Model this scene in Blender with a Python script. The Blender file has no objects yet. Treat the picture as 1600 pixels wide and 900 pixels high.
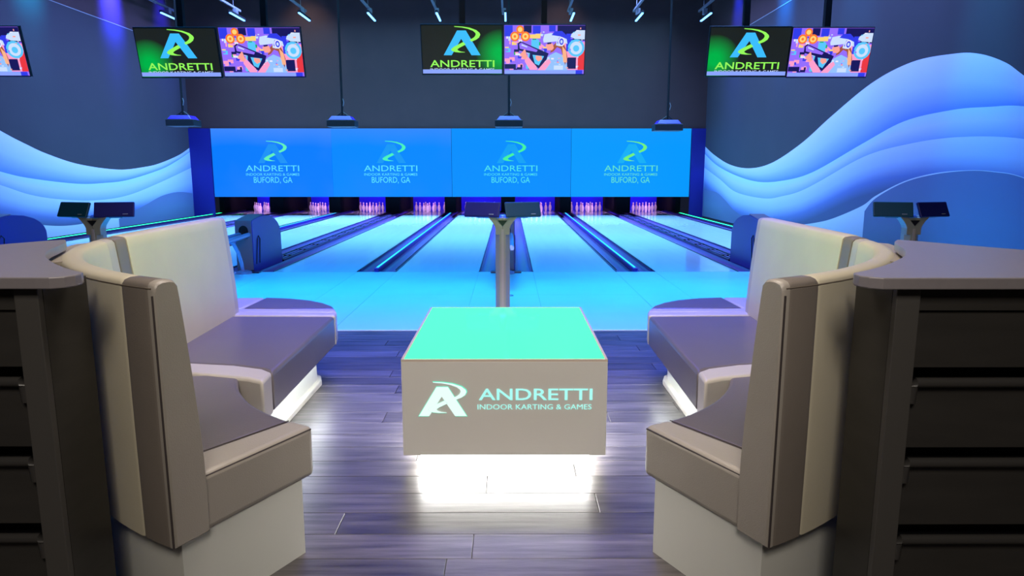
import bpy, bmesh, math, random
from math import sin, cos, tan, atan, radians as R, pi, sqrt
from mathutils import Vector, Matrix
random.seed(7)
S = bpy.context.scene
C = S.collection

# ------------------------------------------------------------------ camera
F, EYE, TH = 1100.0, 1.333, atan(186 / 1100.0)
cam = bpy.data.cameras.new('camera'); co = bpy.data.objects.new('camera', cam); C.objects.link(co)
cam.sensor_width = 36; cam.lens = F / 1600 * 36; cam.clip_start = .05; cam.clip_end = 100
co.location = (0, 0, EYE)
YAW = atan(4 / F * cos(TH))
co.rotation_euler = (pi / 2 - TH, 0, -YAW)
S.camera = co
S.view_settings.view_transform = 'Standard'; S.view_settings.look = 'None'
S.view_settings.exposure = 0.0; S.view_settings.gamma = 1; S.view_settings.use_curve_mapping = False
S.render.film_transparent = False

# ------------------------------------------------------------------ world: a dark hall
w = bpy.data.worlds.new('World'); S.world = w; w.use_nodes = True
w.node_tree.nodes['Background'].inputs[0].default_value = (.12, .16, .35, 1)
w.node_tree.nodes['Background'].inputs[1].default_value = .06

# ------------------------------------------------------------------ lamps of the hall and added fill lights
def area(name, loc, target, sx, sy, energy, col, spread=180):
    l = bpy.data.lights.new(name, 'AREA'); l.shape = 'RECTANGLE'; l.size = sx; l.size_y = sy
    l.energy = energy; l.color = col; l.spread = R(spread)
    o = bpy.data.objects.new(name, l); C.objects.link(o); o.location = loc
    o.rotation_euler = (Vector(target) - Vector(loc)).to_track_quat('-Z', 'Y').to_euler()
    return o
def spot(name, loc, target, energy, col, ang, blend=.8, rad=.1):
    l = bpy.data.lights.new(name, 'SPOT'); l.energy = energy; l.color = col; l.spot_size = R(ang); l.spot_blend = blend
    l.shadow_soft_size = rad
    o = bpy.data.objects.new(name, l); C.objects.link(o); o.location = loc
    o.rotation_euler = (Vector(target) - Vector(loc)).to_track_quat('-Z', 'Y').to_euler()
    return o
# blue wash over the lanes, cyan wash over the approach
area('lane_wash_light', (-1.8, 16.3, 5.6), (-1.8, 16.6, 0), 12.5, 7.5, 2150, (.18, .56, 1), 96)
area('pin_end_light', (-1.8, 18.7, 5.0), (-1.8, 18.9, 0), 12.0, .6, 420, (.22, .50, 1), 56)
area('approach_light', (-1.8, 8.3, 5.2), (-1.8, 7.6, 0), 12.0, 1.6, 400, (.0, .33, 1), 60)
# blue washers on the two side walls
area('wall_washer_right', (3.3, 13.5, 5.6), (5.5, 13.5, 1.4), 11, .5, 470, (.22, .34, 1), 120)
area('wall_washer_left', (-6.8, 15.5, 5.6), (-9.0, 15.5, 1.4), 9, .5, 400, (.21, .30, 1), 120)
# coloured spots grazing the upper walls
for x_, y_, z_, tx_, tz_, e_, c_, a_ in ((-8.5, 14.0, 6.5, -9.06, 5.3, 6500, (0, .36, .7), 36), (-8.5, 16.9, 6.5, -9.06, 5.3, 17000, (.03, .04, 1), 36), (-8.6, 19.3, 6.3, -9.06, 4.8, 1500, (.02, .02, 1), 44),
        (5.05, 14.9, 6.4, 5.56, 5.3, 8000, (0, .20, 1), 36), (5.0, 11.8, 6.4, 5.56, 4.2, 1200, (.03, .35, 1), 34), (5.0, 8.55, 6.6, 5.56, 2.0, 2600, (0, .45, .9), 22),
        (5.1, 18.0, 6.3, 5.56, 4.9, 1800, (.01, .03, 1), 44)):
    spot('wall_spot', (x_, y_, z_), (tx_, y_, tz_), e_, c_, a_, 1, .2)
spot('back_wall_spot', (-5.6, 18.9, 6.4), (-5.6, 20.4, 4.9), 90, (1, .86, .66), 60, 1)
spot('back_wall_spot', (1.4, 18.9, 6.4), (1.4, 20.4, 4.9), 60, (1, .86, .66), 60, 1)
for x_ in (-8.6, 5.35):
    spot('column_spot', (x_, 19.6, 1.6), (x_, 20.4, .6), 16, (.02, .01, 1), 90, 1)
# lounge downlight, followed by added fill lights
area('lounge_light', (-.1, 2.9, 4.6), (-.1, 3.1, 0), 2.0, 2.0, 70, (1, .88, .78), 120)
for s_ in (-1, 1):
    spot('cushion_fill', (-.107 - s_ * .9, 3.0, 3.4), (-.107 + s_ * 1.55, 3.6, .75), 165, (1, .90, .66), 44, .8, .25)  # added warm fill aimed at the back cushions
spot('table_fill', (-.05, -.6, 3.6), (-.02, 2.95, .25), 270, (1, .92, .84), 30, .6, .3)  # added spot that brightens the table front
area('front_fill', (-.1, -1.2, 3.6), (-.1, 3.0, .4), 1.6, 1.0, 26, (1, .90, .78), 100)  # added frontal fill from behind the camera
area('blue_spill_fill', (-.1, 7.2, 4.8), (-.1, 5.0, .3), 5.0, .6, 130, (.05, .08, 1), 46)  # added blue fill, stands for light thrown back by lanes and panels

# ------------------------------------------------------------------ helpers
def tag(o, label=None, cat=None, group=None, kind=None):
    if label: o['label'] = label
    if cat: o['category'] = cat
    if group: o['group'] = group
    if kind: o['kind'] = kind
    return o
def empty(name, loc, label=None, cat=None, group=None):
    o = bpy.data.objects.new(name, None); C.objects.link(o); o.location = loc; o.empty_display_size = .1
    return tag(o, label, cat, group)
def root_off(p):
    v = Vector((0, 0, 0))
    while p is not None:
        v += p.location; p = p.parent
    return v
class G:
    """collects shapes (world or local coordinates) for ONE mesh object"""
    def __init__(s): s.v = []; s.f = []; s.m = []; s.uv = None; s.cur = 0
    def add(s, vs, fs):
        n = len(s.v); s.v += [tuple(v) for v in vs]; s.f += [tuple(i + n for i in f) for f in fs]; s.m += [s.cur] * len(fs); return s
    def box(s, x0, x1, y0, y1, z0, z1):
        vs = [(x, y, z) for x in (x0, x1) for y in (y0, y1) for z in (z0, z1)]
        return s.add(vs, [(0, 1, 3, 2), (4, 6, 7, 5), (0, 4, 5, 1), (2, 3, 7, 6), (0, 2, 6, 4), (1, 5, 7, 3)])
    def hull2(s, a, b):      # loft between two closed loops of equal length, capped
        n = len(a); return s.add(list(a) + list(b), [tuple(range(n))[::-1], tuple(range(n, 2 * n))] + [(i, (i + 1) % n, n + (i + 1) % n, n + i) for i in range(n)])
    def prism(s, poly, z0, z1): return s.hull2([(x, y, z0) for x, y in poly], [(x, y, z1) for x, y in poly])
    def prism_x(s, poly, x0, x1): return s.hull2([(x0, y, z) for y, z in poly], [(x1, y, z) for y, z in poly])
    def prism_y(s, poly, y0, y1): return s.hull2([(x, y0, z) for x, z in poly], [(x, y1, z) for x, z in poly])
    def rings(s, rs, cap=True, close=False):
        n = len(rs[0]); vs = [p for r in rs for p in r]; fs = []
        for k in range(len(rs) - (0 if close else 1)):
            k2 = (k + 1) % len(rs)
            fs += [(k * n + i, k * n + (i + 1) % n, k2 * n + (i + 1) % n, k2 * n + i) for i in range(n)]
        if cap and not close: fs += [tuple(range(n))[::-1], tuple(range((len(rs) - 1) * n, len(rs) * n))]
        return s.add(vs, fs)
    def tube(s, pts, r, n=8, cap=True):
        pts = [Vector(p) for p in pts]; rs = []
        for i, p in enumerate(pts):
            d = (pts[min(i + 1, len(pts) - 1)] - pts[max(i - 1, 0)]).normalized()
            up = Vector((0, 0, 1)) if abs(d.z) < .9 else Vector((0, 1, 0))
            a = d.cross(up).normalized(); b = a.cross(d).normalized()
            rr = r[i] if isinstance(r, (list, tuple)) else r
            rs.append([p + (a * cos(2 * pi * k / n) + b * sin(2 * pi * k / n)) * rr for k in range(n)])
        return s.rings(rs, cap)
    def lathe(s, prof, n=12, c=(0, 0, 0)):
        return s.rings([[(c[0] + r * cos(2 * pi * k / n), c[1] + r * sin(2 * pi * k / n), c[2] + z) for k in range(n)] for r, z in prof])
    def build(s, name, mats, parent=None, bevel=0, seg=2, smooth=False, local=False, loc=None):
        off = Vector((0, 0, 0)) if local else root_off(parent)
        if loc is not None and not local: off = off + Vector(loc)
        me = bpy.data.meshes.new(name); me.from_pydata([tuple(Vector(v) - off) for v in s.v], [], s.f)
        if not isinstance(mats, (list, tuple)): mats = [mats]
        for m in mats: me.materials.append(m)
        me.polygons.foreach_set('material_index', s.m)
        bm = bmesh.new(); bm.from_mesh(me); bmesh.ops.recalc_face_normals(bm, faces=bm.faces); bm.to_mesh(me); bm.free()
        if s.uv:
            l = me.uv_layers.new(name='UVMap')
            for p in me.polygons:
                for li in p.loop_indices: l.data[li].uv = s.uv[me.loops[li].vertex_index]
        if smooth: me.polygons.foreach_set('use_smooth', [True] * len(me.polygons))
        me.update()
        o = bpy.data.objects.new(name, me); C.objects.link(o); o.parent = parent
        if loc is not None: o.location = loc
        if bevel:
            b = o.modifiers.new('bevel', 'BEVEL'); b.width = bevel; b.segments = seg; b.limit_method = 'ANGLE'; b.angle_limit = R(35)
            b.harden_normals = False
        if smooth:
            me.set_sharp_from_angle(angle=R(40))
        return o
def bx(name, mat, parent, *d, bevel=0, **k): return G().box(*d).build(name, mat, parent, bevel, **k)
def copy_tree(o, parent=None):
    c = o.copy(); C.objects.link(c); c.parent = parent
    for k in ('label', 'category', 'group', 'kind'):
        pass
    for ch in [x for x in bpy.data.objects if x.parent == o]: copy_tree(ch, c)
    return c

# ------------------------------------------------------------------ materials
def srgb(r, g, b):
    f = lambda c: (c / 255 / 12.92) if c <= 10.31 else ((c / 255 + .055) / 1.055) ** 2.4
    return (f(r), f(g), f(b), 1)
def mat(name, col, rough=.5, metal=0, emit=None, es=1, noise=0, nscale=8, bump=0, bscale=200, stretch=(1, 1, 1), spec=.5, coat=0, rand=0):
    m = bpy.data.materials.new(name); m.use_nodes = True; nt = m.node_tree; b = nt.nodes['Principled BSDF']
    col = tuple(col)[:3] + (1,)
    b.inputs['Base Color'].default_value = col; b.inputs['Roughness'].default_value = rough; b.inputs['Metallic'].default_value = metal
    b.inputs['Specular IOR Level'].default_value = spec; b.inputs['Coat Weight'].default_value = coat
    if emit: b.inputs['Emission Color'].default_value = tuple(emit)[:3] + (1,); b.inputs['Emission Strength'].default_value = es
    if noise or bump or rand:
        tc = nt.nodes.new('ShaderNodeTexCoord'); mp = nt.nodes.new('ShaderNodeMapping'); mp.inputs['Scale'].default_value = stretch
        nt.links.new(tc.outputs['Object'], mp.inputs['Vector'])
        vec = mp.outputs['Vector']
        if rand:
            oi = nt.nodes.new('ShaderNodeObjectInfo'); ad = nt.nodes.new('ShaderNodeVectorMath'); ad.operation = 'ADD'
            sc = nt.nodes.new('ShaderNodeVectorMath'); sc.operation = 'SCALE'; sc.inputs['Scale'].default_value = 37.0
            cb = nt.nodes.new('ShaderNodeCombineXYZ')
            for k in range(3): nt.links.new(oi.outputs['Random'], cb.inputs[k])
            nt.links.new(cb.outputs[0], sc.inputs[0]); nt.links.new(vec, ad.inputs[0]); nt.links.new(sc.outputs[0], ad.inputs[1]); vec = ad.outputs[0]
    if noise:
        n = nt.nodes.new('ShaderNodeTexNoise'); n.inputs['Scale'].default_value = nscale; n.inputs['Detail'].default_value = 6
        nt.links.new(vec, n.inputs['Vector'])
        r = nt.nodes.new('ShaderNodeMapRange'); r.inputs[1].default_value = .3; r.inputs[2].default_value = .7
        r.inputs[3].default_value = 1 - noise; r.inputs[4].default_value = 1 + noise; nt.links.new(n.outputs[0], r.inputs[0])
        val = r.outputs[0]
        if rand:
            rr = nt.nodes.new('ShaderNodeMapRange'); rr.inputs[3].default_value = 1 - rand; rr.inputs[4].default_value = 1 + rand
            nt.links.new(oi.outputs['Random'], rr.inputs[0]); mm = nt.nodes.new('ShaderNodeMath'); mm.operation = 'MULTIPLY'
            nt.links.new(val, mm.inputs[0]); nt.links.new(rr.outputs[0], mm.inputs[1]); val = mm.outputs[0]
        mx = nt.nodes.new('ShaderNodeVectorMath'); mx.operation = 'SCALE'; mx.inputs[0].default_value = col[:3]
        nt.links.new(val, mx.inputs['Scale']); nt.links.new(mx.outputs[0], b.inputs['Base Color'])
    if bump:
        n2 = nt.nodes.new('ShaderNodeTexNoise'); n2.inputs['Scale'].default_value = bscale; n2.inputs['Detail'].default_value = 3
        nt.links.new(vec, n2.inputs['Vector'])
        bp = nt.nodes.new('ShaderNodeBump'); bp.inputs['Strength'].default_value = bump; bp.inputs['Distance'].default_value = .002
        nt.links.new(n2.outputs[0], bp.inputs['Height']); nt.links.new(bp.outputs[0], b.inputs['Normal'])
    return m
def glow(name, col, s=1):
    m = bpy.data.materials.new(name); m.use_nodes = True; nt = m.node_tree; b = nt.nodes['Principled BSDF']
    b.inputs['Base Color'].default_value = (.01, .01, .01, 1); b.inputs['Roughness'].default_value = .35
    b.inputs['Emission Color'].default_value = tuple(col)[:3] + (1,); b.inputs['Emission Strength'].default_value = s
    return m
def ramp_print(name, stops, rough=.6):
    """printed gradient, running along the UV v axis of the piece"""
    m = bpy.data.materials.new(name); m.use_nodes = True; nt = m.node_tree; b = nt.nodes['Principled BSDF']; b.inputs['Roughness'].default_value = rough
    b.inputs['Specular IOR Level'].default_value = .25
    u = nt.nodes.new('ShaderNodeUVMap'); sp = nt.nodes.new('ShaderNodeSeparateXYZ'); cr = nt.nodes.new('ShaderNodeValToRGB')
    nt.links.new(u.outputs[0], sp.inputs[0]); nt.links.new(sp.outputs[1], cr.inputs[0]); nt.links.new(cr.outputs[0], b.inputs['Base Color'])
    el = cr.color_ramp.elements
    while len(el) < len(stops): el.new(.5)
    for e, (p, c) in zip(el, stops): e.position = p; e.color = tuple(c)[:3] + (1,)
    return m

M = dict(
    charcoal=mat('charcoal_paint', (.058, .022, .020), .7, noise=.08, nscale=2),
    navy=mat('navy_paint', (.003, .003, .16), .6),
    ceiling=mat('ceiling_black', (.012, .012, .014), .9),
    wallpaper=mat('mural_dark_print', (.052, .046, .052), .6, noise=.04, nscale=1.2, spec=.25),
    plank=mat('grey_oak_plank', (.092, .083, .083), .32, noise=.55, nscale=3.2, stretch=(.9, 11, 1), bump=.25, bscale=40, rand=.28),
    subfloor=mat('dark_joint', (.06, .055, .06), .7),
    lane=mat('lane_laminate', (.62, .70, .78), .13, noise=.03, nscale=1.5, stretch=(6, .4, 1), coat=.3),
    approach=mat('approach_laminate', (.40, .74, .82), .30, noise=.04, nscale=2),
    joint=mat('seam_grey', (.25, .28, .34), .6),
    gutter=mat('gutter_plastic', (.17, .085, .34), .18),
    rail=mat('divider_plastic', (.03, .022, .07), .3),
    dark=mat('black_plastic', (.012, .012, .015), .4),
    matteblack=mat('matte_black', (.004, .004, .006), .9, spec=.1),
    blackmetal=mat('black_metal', (.012, .012, .014), .45, metal=.3),
    greymetal=mat('grey_metal', (.30, .30, .32), .35, metal=.6),
    whiteplastic=mat('white_pin_plastic', (.85, .8, .82), .3),
    cream=mat('cream_vinyl', (.62, .565, .43), .42, noise=.04, nscale=3, bump=.25, bscale=260),
    endgrey=mat('pale_taupe_vinyl', (.36, .325, .285), .36, noise=.05, nscale=3, bump=.3, bscale=260),
    creamdark=mat('beige_vinyl', (.42, .365, .295), .42, noise=.05, nscale=3, bump=.25, bscale=260),
    lightband=mat('pale_grey_vinyl', (.50, .46, .42), .36, noise=.04, nscale=3, bump=.25, bscale=260),
    taupe=mat('taupe_vinyl', (.21, .18, .155), .40, noise=.06, nscale=4, bump=.25, bscale=260),
    seat=mat('dark_taupe_seat_vinyl', (.135, .115, .12), .32, noise=.06, nscale=4, bump=.3, bscale=260),
    piping=mat('piping_dark', (.05, .04, .04), .5),
    softpiping=mat('seam_brown', (.14, .115, .09), .6),
    plinth=mat('white_laminate', (.70, .70, .65), .4),
    tablewhite=mat('table_white_laminate', (.58, .56, .52), .35),
    rim=mat('table_rim', (.52, .44, .36), .4),
    counter=mat('grey_counter_laminate', (.27, .245, .26), .35, noise=.03, nscale=60),
    cabinet=mat('dark_brown_laminate', (.036, .033, .030), .5, noise=.12, nscale=4, stretch=(1, 1, 6)),
    cabinetrail=mat('rail_dark', (.05, .047, .045), .3),
    cabinetpost=mat('post_laminate', (.075, .07, .065), .5),
    stand=mat('stand_grey_paint', (.38, .38, .30), .35, metal=0),
    tabletskin=mat('tablet_shell', (.008, .08, .12), .45),
    hood=mat('hood_blue_plastic', (.035, .009, .34), .32),
    hoodfront=mat('hood_front_plastic', (.26, .17, .21), .4),
    steel=mat('rack_steel', (.42, .45, .75), .25, metal=.5),
)
M['tabletop'] = mat('green_lit_glass', (.02, .05, .04), .07, emit=(.0167, 1, .108), es=6.0)
M['led_white'] = glow('led_white', (1, 1, .98), 75)
M['led_soft'] = glow('led_white_soft', (.92, 1, .95), 34)
M['led_cyan'] = glow('led_cyan', (.02, .62, .85), 2.2)
M['led_green'] = glow('led_green', (.012, 1, .30), 4)
M['led_bar'] = glow('led_bar_blue', (.12, .38, 1), 5)
M['led_edge'] = glow('led_edge_green', (.03, .7, .22), 1.2)

# ------------------------------------------------------------------ pixel -> world helpers (for reading off flat prints on the walls)
def ray(px, py):
    u = (px - 800) / F; v = (450 - py) / F
    d = Vector((u, cos(TH) + v * sin(TH), -sin(TH) + v * cos(TH)))
    c, s = cos(YAW), sin(YAW)
    return Vector((d.x * c + d.y * s, -d.x * s + d.y * c, d.z))
def on_x(px, py, X): d = ray(px, py); t = X / d.x; return (d.y * t, EYE + d.z * t)

PW = 3.4                    # width of one lane pair
X0 = -.045                  # middle of the pair straight ahead
FOUL, MASK, BACKY = 9.16, 20.35, 23.5
LX, RX = -9.06, 5.56        # side walls
XL, XR = X0 - 2.5 * PW, X0 + 1.5 * PW

# ------------------------------------------------------------------ room shell
ZT = 6.7
def struct(o): o['kind'] = 'structure'; return o
struct(bx('floor_slab', M['subfloor'], None, -9.3, 5.8, -4, 24.4, -.30, -.14)).name = 'floor.001'
struct(bx('ceiling', M['ceiling'], None, -9.3, 5.8, -4, 24.4, ZT, ZT + .2))
wl = struct(bx('wall_left', M['wallpaper'], None, LX - .2, LX, -4, MASK + .6, -.14, 4.62))
bx('upper_wall', M['charcoal'], wl, LX - .2, LX - .012, -4, 24.4, 4.62, ZT)
wr = struct(bx('wall_right', M['wallpaper'], None, RX, RX + .2, -4, MASK + .6, -.14, 4.62))
bx('upper_wall', M['charcoal'], wr, RX + .012, RX + .2, -4, 24.4, 4.62, ZT)
struct(bx('trim_2', mat('ledge_lit_edge', (.3, .3, .32), .5), wl, LX - .012, LX + .004, -4, MASK, 4.608, 4.622))  # pale colour paints in the light caught on the ledge edge
struct(bx('trim_3', bpy.data.materials['ledge_lit_edge'], wr, RX - .004, RX + .012, -4, MASK, 4.608, 4.622))  # same painted-in light on the right ledge edge
MX0, MX1 = (334 - 796) / 1100 * 20.1, (1078 - 796) / 1100 * 20.1
wb = struct(G().box(LX, RX, MASK + .051, MASK + .25, .62, ZT).build('wall_back', M['charcoal']))
bx('side_column', M['navy'], wb, LX, MX0 - .02, MASK - .01, MASK + .05, -.1, 2.46)
bx('side_column', M['navy'], wb, MX1 + .02, RX, MASK - .01, MASK + .05, -.1, 2.46)
struct(bx('wall_rear', M['charcoal'], None, -9.3, 5.8, -4.2, -4, -.14, ZT))
struct(bx('wall_pit', M['dark'], None, -9.3, 5.8, 24.2, 24.4, -.14, ZT))
# wooden floor of the lounge: real planks on a slab
fl = struct(bx('floor', M['subfloor'], None, -9.06, 5.56, -4, 5.74, -.14, -.012))
PWD, PLN = .166, 1.22
pm = G().box(0, PLN - .003, 0, PWD - .0025, -.012, 0).build('plank', M['plank'], fl, 0)
bvl = pm.modifiers.new('bevel', 'BEVEL'); bvl.width = .0012; bvl.segments = 1
first = True
for r in range(29):
    y = 5.74 - (r + 1) * PWD
    sh = -random.random() * PLN
    x = -2.6 + sh
    while x < 2.1:
        if first: o = pm; first = False
        else:
            o = pm.copy(); C.objects.link(o)
        o.location = (x, y, 0); x += PLN
# outlying boards past the sofas, joined
g = G()
for r in range(60):
    y = 5.74 - (r + 1) * PWD
    for (a, b) in ((-9.0, -4.0), (3.5, 5.5)) if r < 29 else ((-9, 5.5),):
        x = a
        while x < b:
            l = min(PLN, b - x); g.box(x, x + l - .004, y, y + PWD - .003, -.012, 0); x += l
tag(g.build('outer_planks', M['plank'], fl), kind='stuff')

# mural waves: flat printed vinyl shapes on the side walls
def smooth_curve(pts, n=60):
    P = [pts[0]] + pts + [pts[-1]]; out = []
    for i in range(1, len(P) - 2):
        for k in range(8):
            t = k / 8; p0, p1, p2, p3 = P[i - 1], P[i], P[i + 1], P[i + 2]
            out.append(tuple(.5 * ((2 * p1[j]) + (-p0[j] + p2[j]) * t + (2 * p0[j] - 5 * p1[j] + 4 * p2[j] - p3[j]) * t * t + (-p0[j] + 3 * p1[j] - 3 * p2[j] + p3[j]) * t ** 3) for j in (0, 1)))
    out.append(pts[-1]); return out
def wave(wall, X, k, px, depth, m, below=None):
    """upper edge given by points; the band reaches down to the skirting; v=0 at the edge, v=1 'depth' metres below"""
    pts = [on_x(a, b, X) for a, b in px]
    pts = sorted(pts)
    if pts[0][0] < 10:                      # the print runs on along the wall past the frame
        y0, z0 = pts[0]
        pts = [(-3.9, max(.3, z0 - .9)), (y0 * .25 - 2.2, max(.3, z0 - 1.1)), (y0 * .6 - 1, max(.25, z0 - .35))] + pts
    pts = smooth_curve(pts)
    low = sorted(smooth_curve([on_x(a, b, X) for a, b in below])) if below else None
    def dep(y, z):
        if not low: return depth
        if y <= low[0][0]: zz = low[0][1]
        elif y >= low[-1][0]: zz = low[-1][1]
        else:
            for (a, za), (b, zb) in zip(low[:-1], low[1:]):
                if a <= y <= b: zz = za + (zb - za) * (y - a) / max(1e-6, b - a); break
        return max(.12, z - zz)
    xx = X + (-.002 if X > 0 else .002) * (k + 1)
    g = G(); g.uv = []; N = 8; cols = []; deps = []
    for (y, z) in pts:
        z = max(z, .02)
        d_ = dep(y, z); lv = [0, .25, .5, .75, 1, 1.4, 2, 3]
        cols.append([(xx, y, max(z - d_ * q, 0)) for q in lv if True] + [(xx, y, 0)]); deps.append(d_)
    vs = []; fs = []
    for ci, c in enumerate(cols):
        for p in c:
            vs.append(p); g.uv.append((ci / len(cols), min(1, (c[0][2] - p[2]) / deps[ci])))
    n = N + 1
    for i in range(len(cols) - 1):
        for j in range(N): fs.append((i * n + j, (i + 1) * n + j, (i + 1) * n + j + 1, i * n + j + 1))
    g.add(vs, fs)
    return g.build('mural_wave', m, wall)
w1 = ramp_print('wave_print_pale', [(0, (.62, .62, .72)), (.5, (.44, .52, .70)), (1, (.13, .25, .62))])
w2 = ramp_print('wave_print_light', [(0, (.50, .66, .72)), (.45, (.52, .58, .74)), (1, (.25, .37, .65))])
w3 = ramp_print('wave_print_deep', [(0, (.55, .62, .74)), (.35, (.40, .50, .70)), (.7, (.14, .20, .45)), (1, (.09, .12, .22))])
w4 = ramp_print('wave_print_base', [(0, (.62, .70, .74)), (.5, (.45, .55, .68)), (1, (.25, .38, .52))])
w5 = ramp_print('wave_print_hill', [(0, (.13, .17, .30)), (.4, (.13, .20, .32)), (1, (.11, .18, .28))])
YC = MASK + .11
# wave edges read off the walls (far end or near end first)
WAVES_R = [[(1101, 228), (1116, 242), (1140, 257), (1170, 263), (1205, 255), (1251, 225), (1300, 181), (1362, 130), (1425, 97), (1490, 84), (1530, 84), (1570, 97), (1600, 118), (1690, 185), (1850, 300), (2100, 380)],
    [(1101, 240), (1120, 258), (1150, 274), (1185, 284), (1225, 282), (1270, 269), (1347, 225), (1412, 190), (1487, 172), (1545, 167), (1600, 166), (1700, 185), (1850, 260), (2100, 420)],
    [(1101, 262), (1125, 280), (1150, 300), (1194, 310), (1225, 306), (1250, 299), (1280, 284), (1350, 245), (1420, 225), (1500, 214), (1600, 217), (1700, 245), (1850, 330), (2100, 520)],
    [(1140, 346), (1170, 351), (1200, 352), (1240, 352), (1275, 348), (1303, 341), (1347, 322), (1369, 306), (1412, 284), (1459, 271), (1512, 266), (1555, 268), (1600, 277), (1700, 320), (1850, 430), (2100, 700)],
    [(1101, 297), (1119, 300), (1133, 312), (1146, 327), (1163, 340)],
    [(1352, 330), (1369, 310), (1412, 286), (1459, 273), (1512, 267), (1555, 269), (1600, 278), (1700, 321), (1850, 431), (2100, 701)]]
WAVES_L = [[(-260, 40), (-100, 145), (0, 204), (40, 225), (75, 241), (125, 257), (185, 265), (225, 261), (250, 255), (280, 242), (298.5, 229)],
    [(-260, 165), (-100, 237), (0, 268), (50, 279), (120, 287), (160, 286), (200, 281), (250, 265), (275, 252), (298.5, 236)],
    [(-260, 190), (-100, 256), (0, 289), (50, 305), (100, 312), (150, 313), (200, 305), (250, 285), (298.5, 262)],
    [(-260, 290), (-100, 326), (0, 343), (50, 350), (90, 353), (120, 351), (145, 346), (185, 338), (215, 334)],
    [(185, 342), (225, 321), (250, 307), (270, 301), (285, 300), (300, 302)]]
for wall, X, W, sgn in ((wr, RX, WAVES_R, 1), (wl, LX, WAVES_L, -1)):
    wave(wall, X, 0, W[0], 1, w1, W[1]); wave(wall, X, 1, W[1], 1, w2, W[2]); wave(wall, X, 2, W[2], .62, w3, W[3] if sgn < 0 else None)
    wave(wall, X, 3, W[3], .9, w4); wave(wall, X, 4, W[4], .9, w5)
    if sgn > 0: wave(wall, X, 5, W[5], 1.4, w5)

# ------------------------------------------------------------------ approach and lanes
HW_RET, HW_CAP, LW = .355, .26, 1.085
edges = []          # lane spans
for n in range(-2, 2):
    c = X0 + n * PW
    edges.append((c - HW_RET - LW, c - HW_RET)); edges.append((c + HW_RET, c + HW_RET + LW))
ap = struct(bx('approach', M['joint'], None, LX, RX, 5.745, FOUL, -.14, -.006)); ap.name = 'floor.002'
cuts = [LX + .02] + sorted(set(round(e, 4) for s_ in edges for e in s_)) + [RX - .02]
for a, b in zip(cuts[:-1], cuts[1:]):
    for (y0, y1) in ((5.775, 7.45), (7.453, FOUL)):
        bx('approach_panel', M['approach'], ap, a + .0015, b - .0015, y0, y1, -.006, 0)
struct(bx('trim_1', mat('edge_strip', (.8, .85, .9), .4), None, LX, RX, 5.742, 5.775, -.012, .004))
NUM = ['first', 'second', 'third', 'fourth', 'fifth', 'sixth', 'seventh', 'eighth']
for i, (a, b) in enumerate(edges):
    e = empty('bowling_lane', ((a + b) / 2, FOUL, 0), 'pale glossy bowling lane, %s from the left, running to its own rack of pins' % NUM[i], 'bowling lane', 'bowling lanes')
    bx('lane_bed', M['rail'], e, a + .02, b - .02, FOUL, 23.35, -.14, -.008)
    y = FOUL + .002
    for L_ in (2.6, 2.9, 4.3, 4.35):
        bx('lane_panel', M['lane'], e, a, b, y, min(y + L_ - .004, 23.3), -.03, 0); y += L_
# dividers between the lanes
def gutter_profile(c, w, n=8):   # channel cross-section (x, z), open top
    return [(c + w / 2 * cos(pi + pi * k / n), -.005 + .075 * sin(pi + pi * k / n)) for k in range(n + 1)]
def gutter(parent, c, w, y1=23.2):
    g = G(); t = gutter_profile(c, w); b = gutter_profile(c, w + .008); b = [(x, z - .01) for x, z in b]
    loop = t + b[::-1]
    g.hull2([(x, FOUL, z) for x, z in loop], [(x, y1, z) for x, z in loop])
    return g.build('gutter', M['gutter'], parent, smooth=True)
PN = ['the far left pair', 'the second pair from the left', 'the pair straight ahead', 'the far right pair']
for n in range(-2, 2):
    c = X0 + n * PW
    e = empty('return_track', (c, FOUL, -.1), 'ribbed dark ball return track between the lanes of %s' % PN[n + 2], 'lane divider', 'ball return tracks')
    bx('track_bed', M['rail'], e, c - .345, c + .345, FOUL, 23.2, -.14, -.095)
    gutter(e, c - .235, .225); gutter(e, c + .235, .225)
    for s_ in (-1, 1):
        bx('side_rail', M['rail'], e, c + s_ * .105 - .016, c + s_ * .105 + .016, FOUL + 1.16, 22.6, -.09, .022, bevel=.006)
        bx('edge_rail', M['rail'], e, c + s_ * .350 - .005, c + s_ * .350 + .005, FOUL, 22.6, -.05, .012)
    G().tube([(c - .035, 10.5, .012), (c - .035, 22.4, .012)], .012, 6).build('track_tube', M['gutter'], e)
    G().tube([(c + .035, 10.5, .012), (c + .035, 22.4, .012)], .012, 6).build('track_tube', M['gutter'], e)
    for k in range(15):
        bx('rung', M['dark'], e, c - .09, c + .09, 10.8 + k * .8, 10.83 + k * .8, -.03, .026)
capn = [(XL, 'against the left wall'), (XL + PW, 'second from the left wall'), (XL + 2 * PW, 'left of the pair straight ahead'), (XL + 3 * PW, 'right of the pair straight ahead'), (XR, 'against the right wall')]
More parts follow.
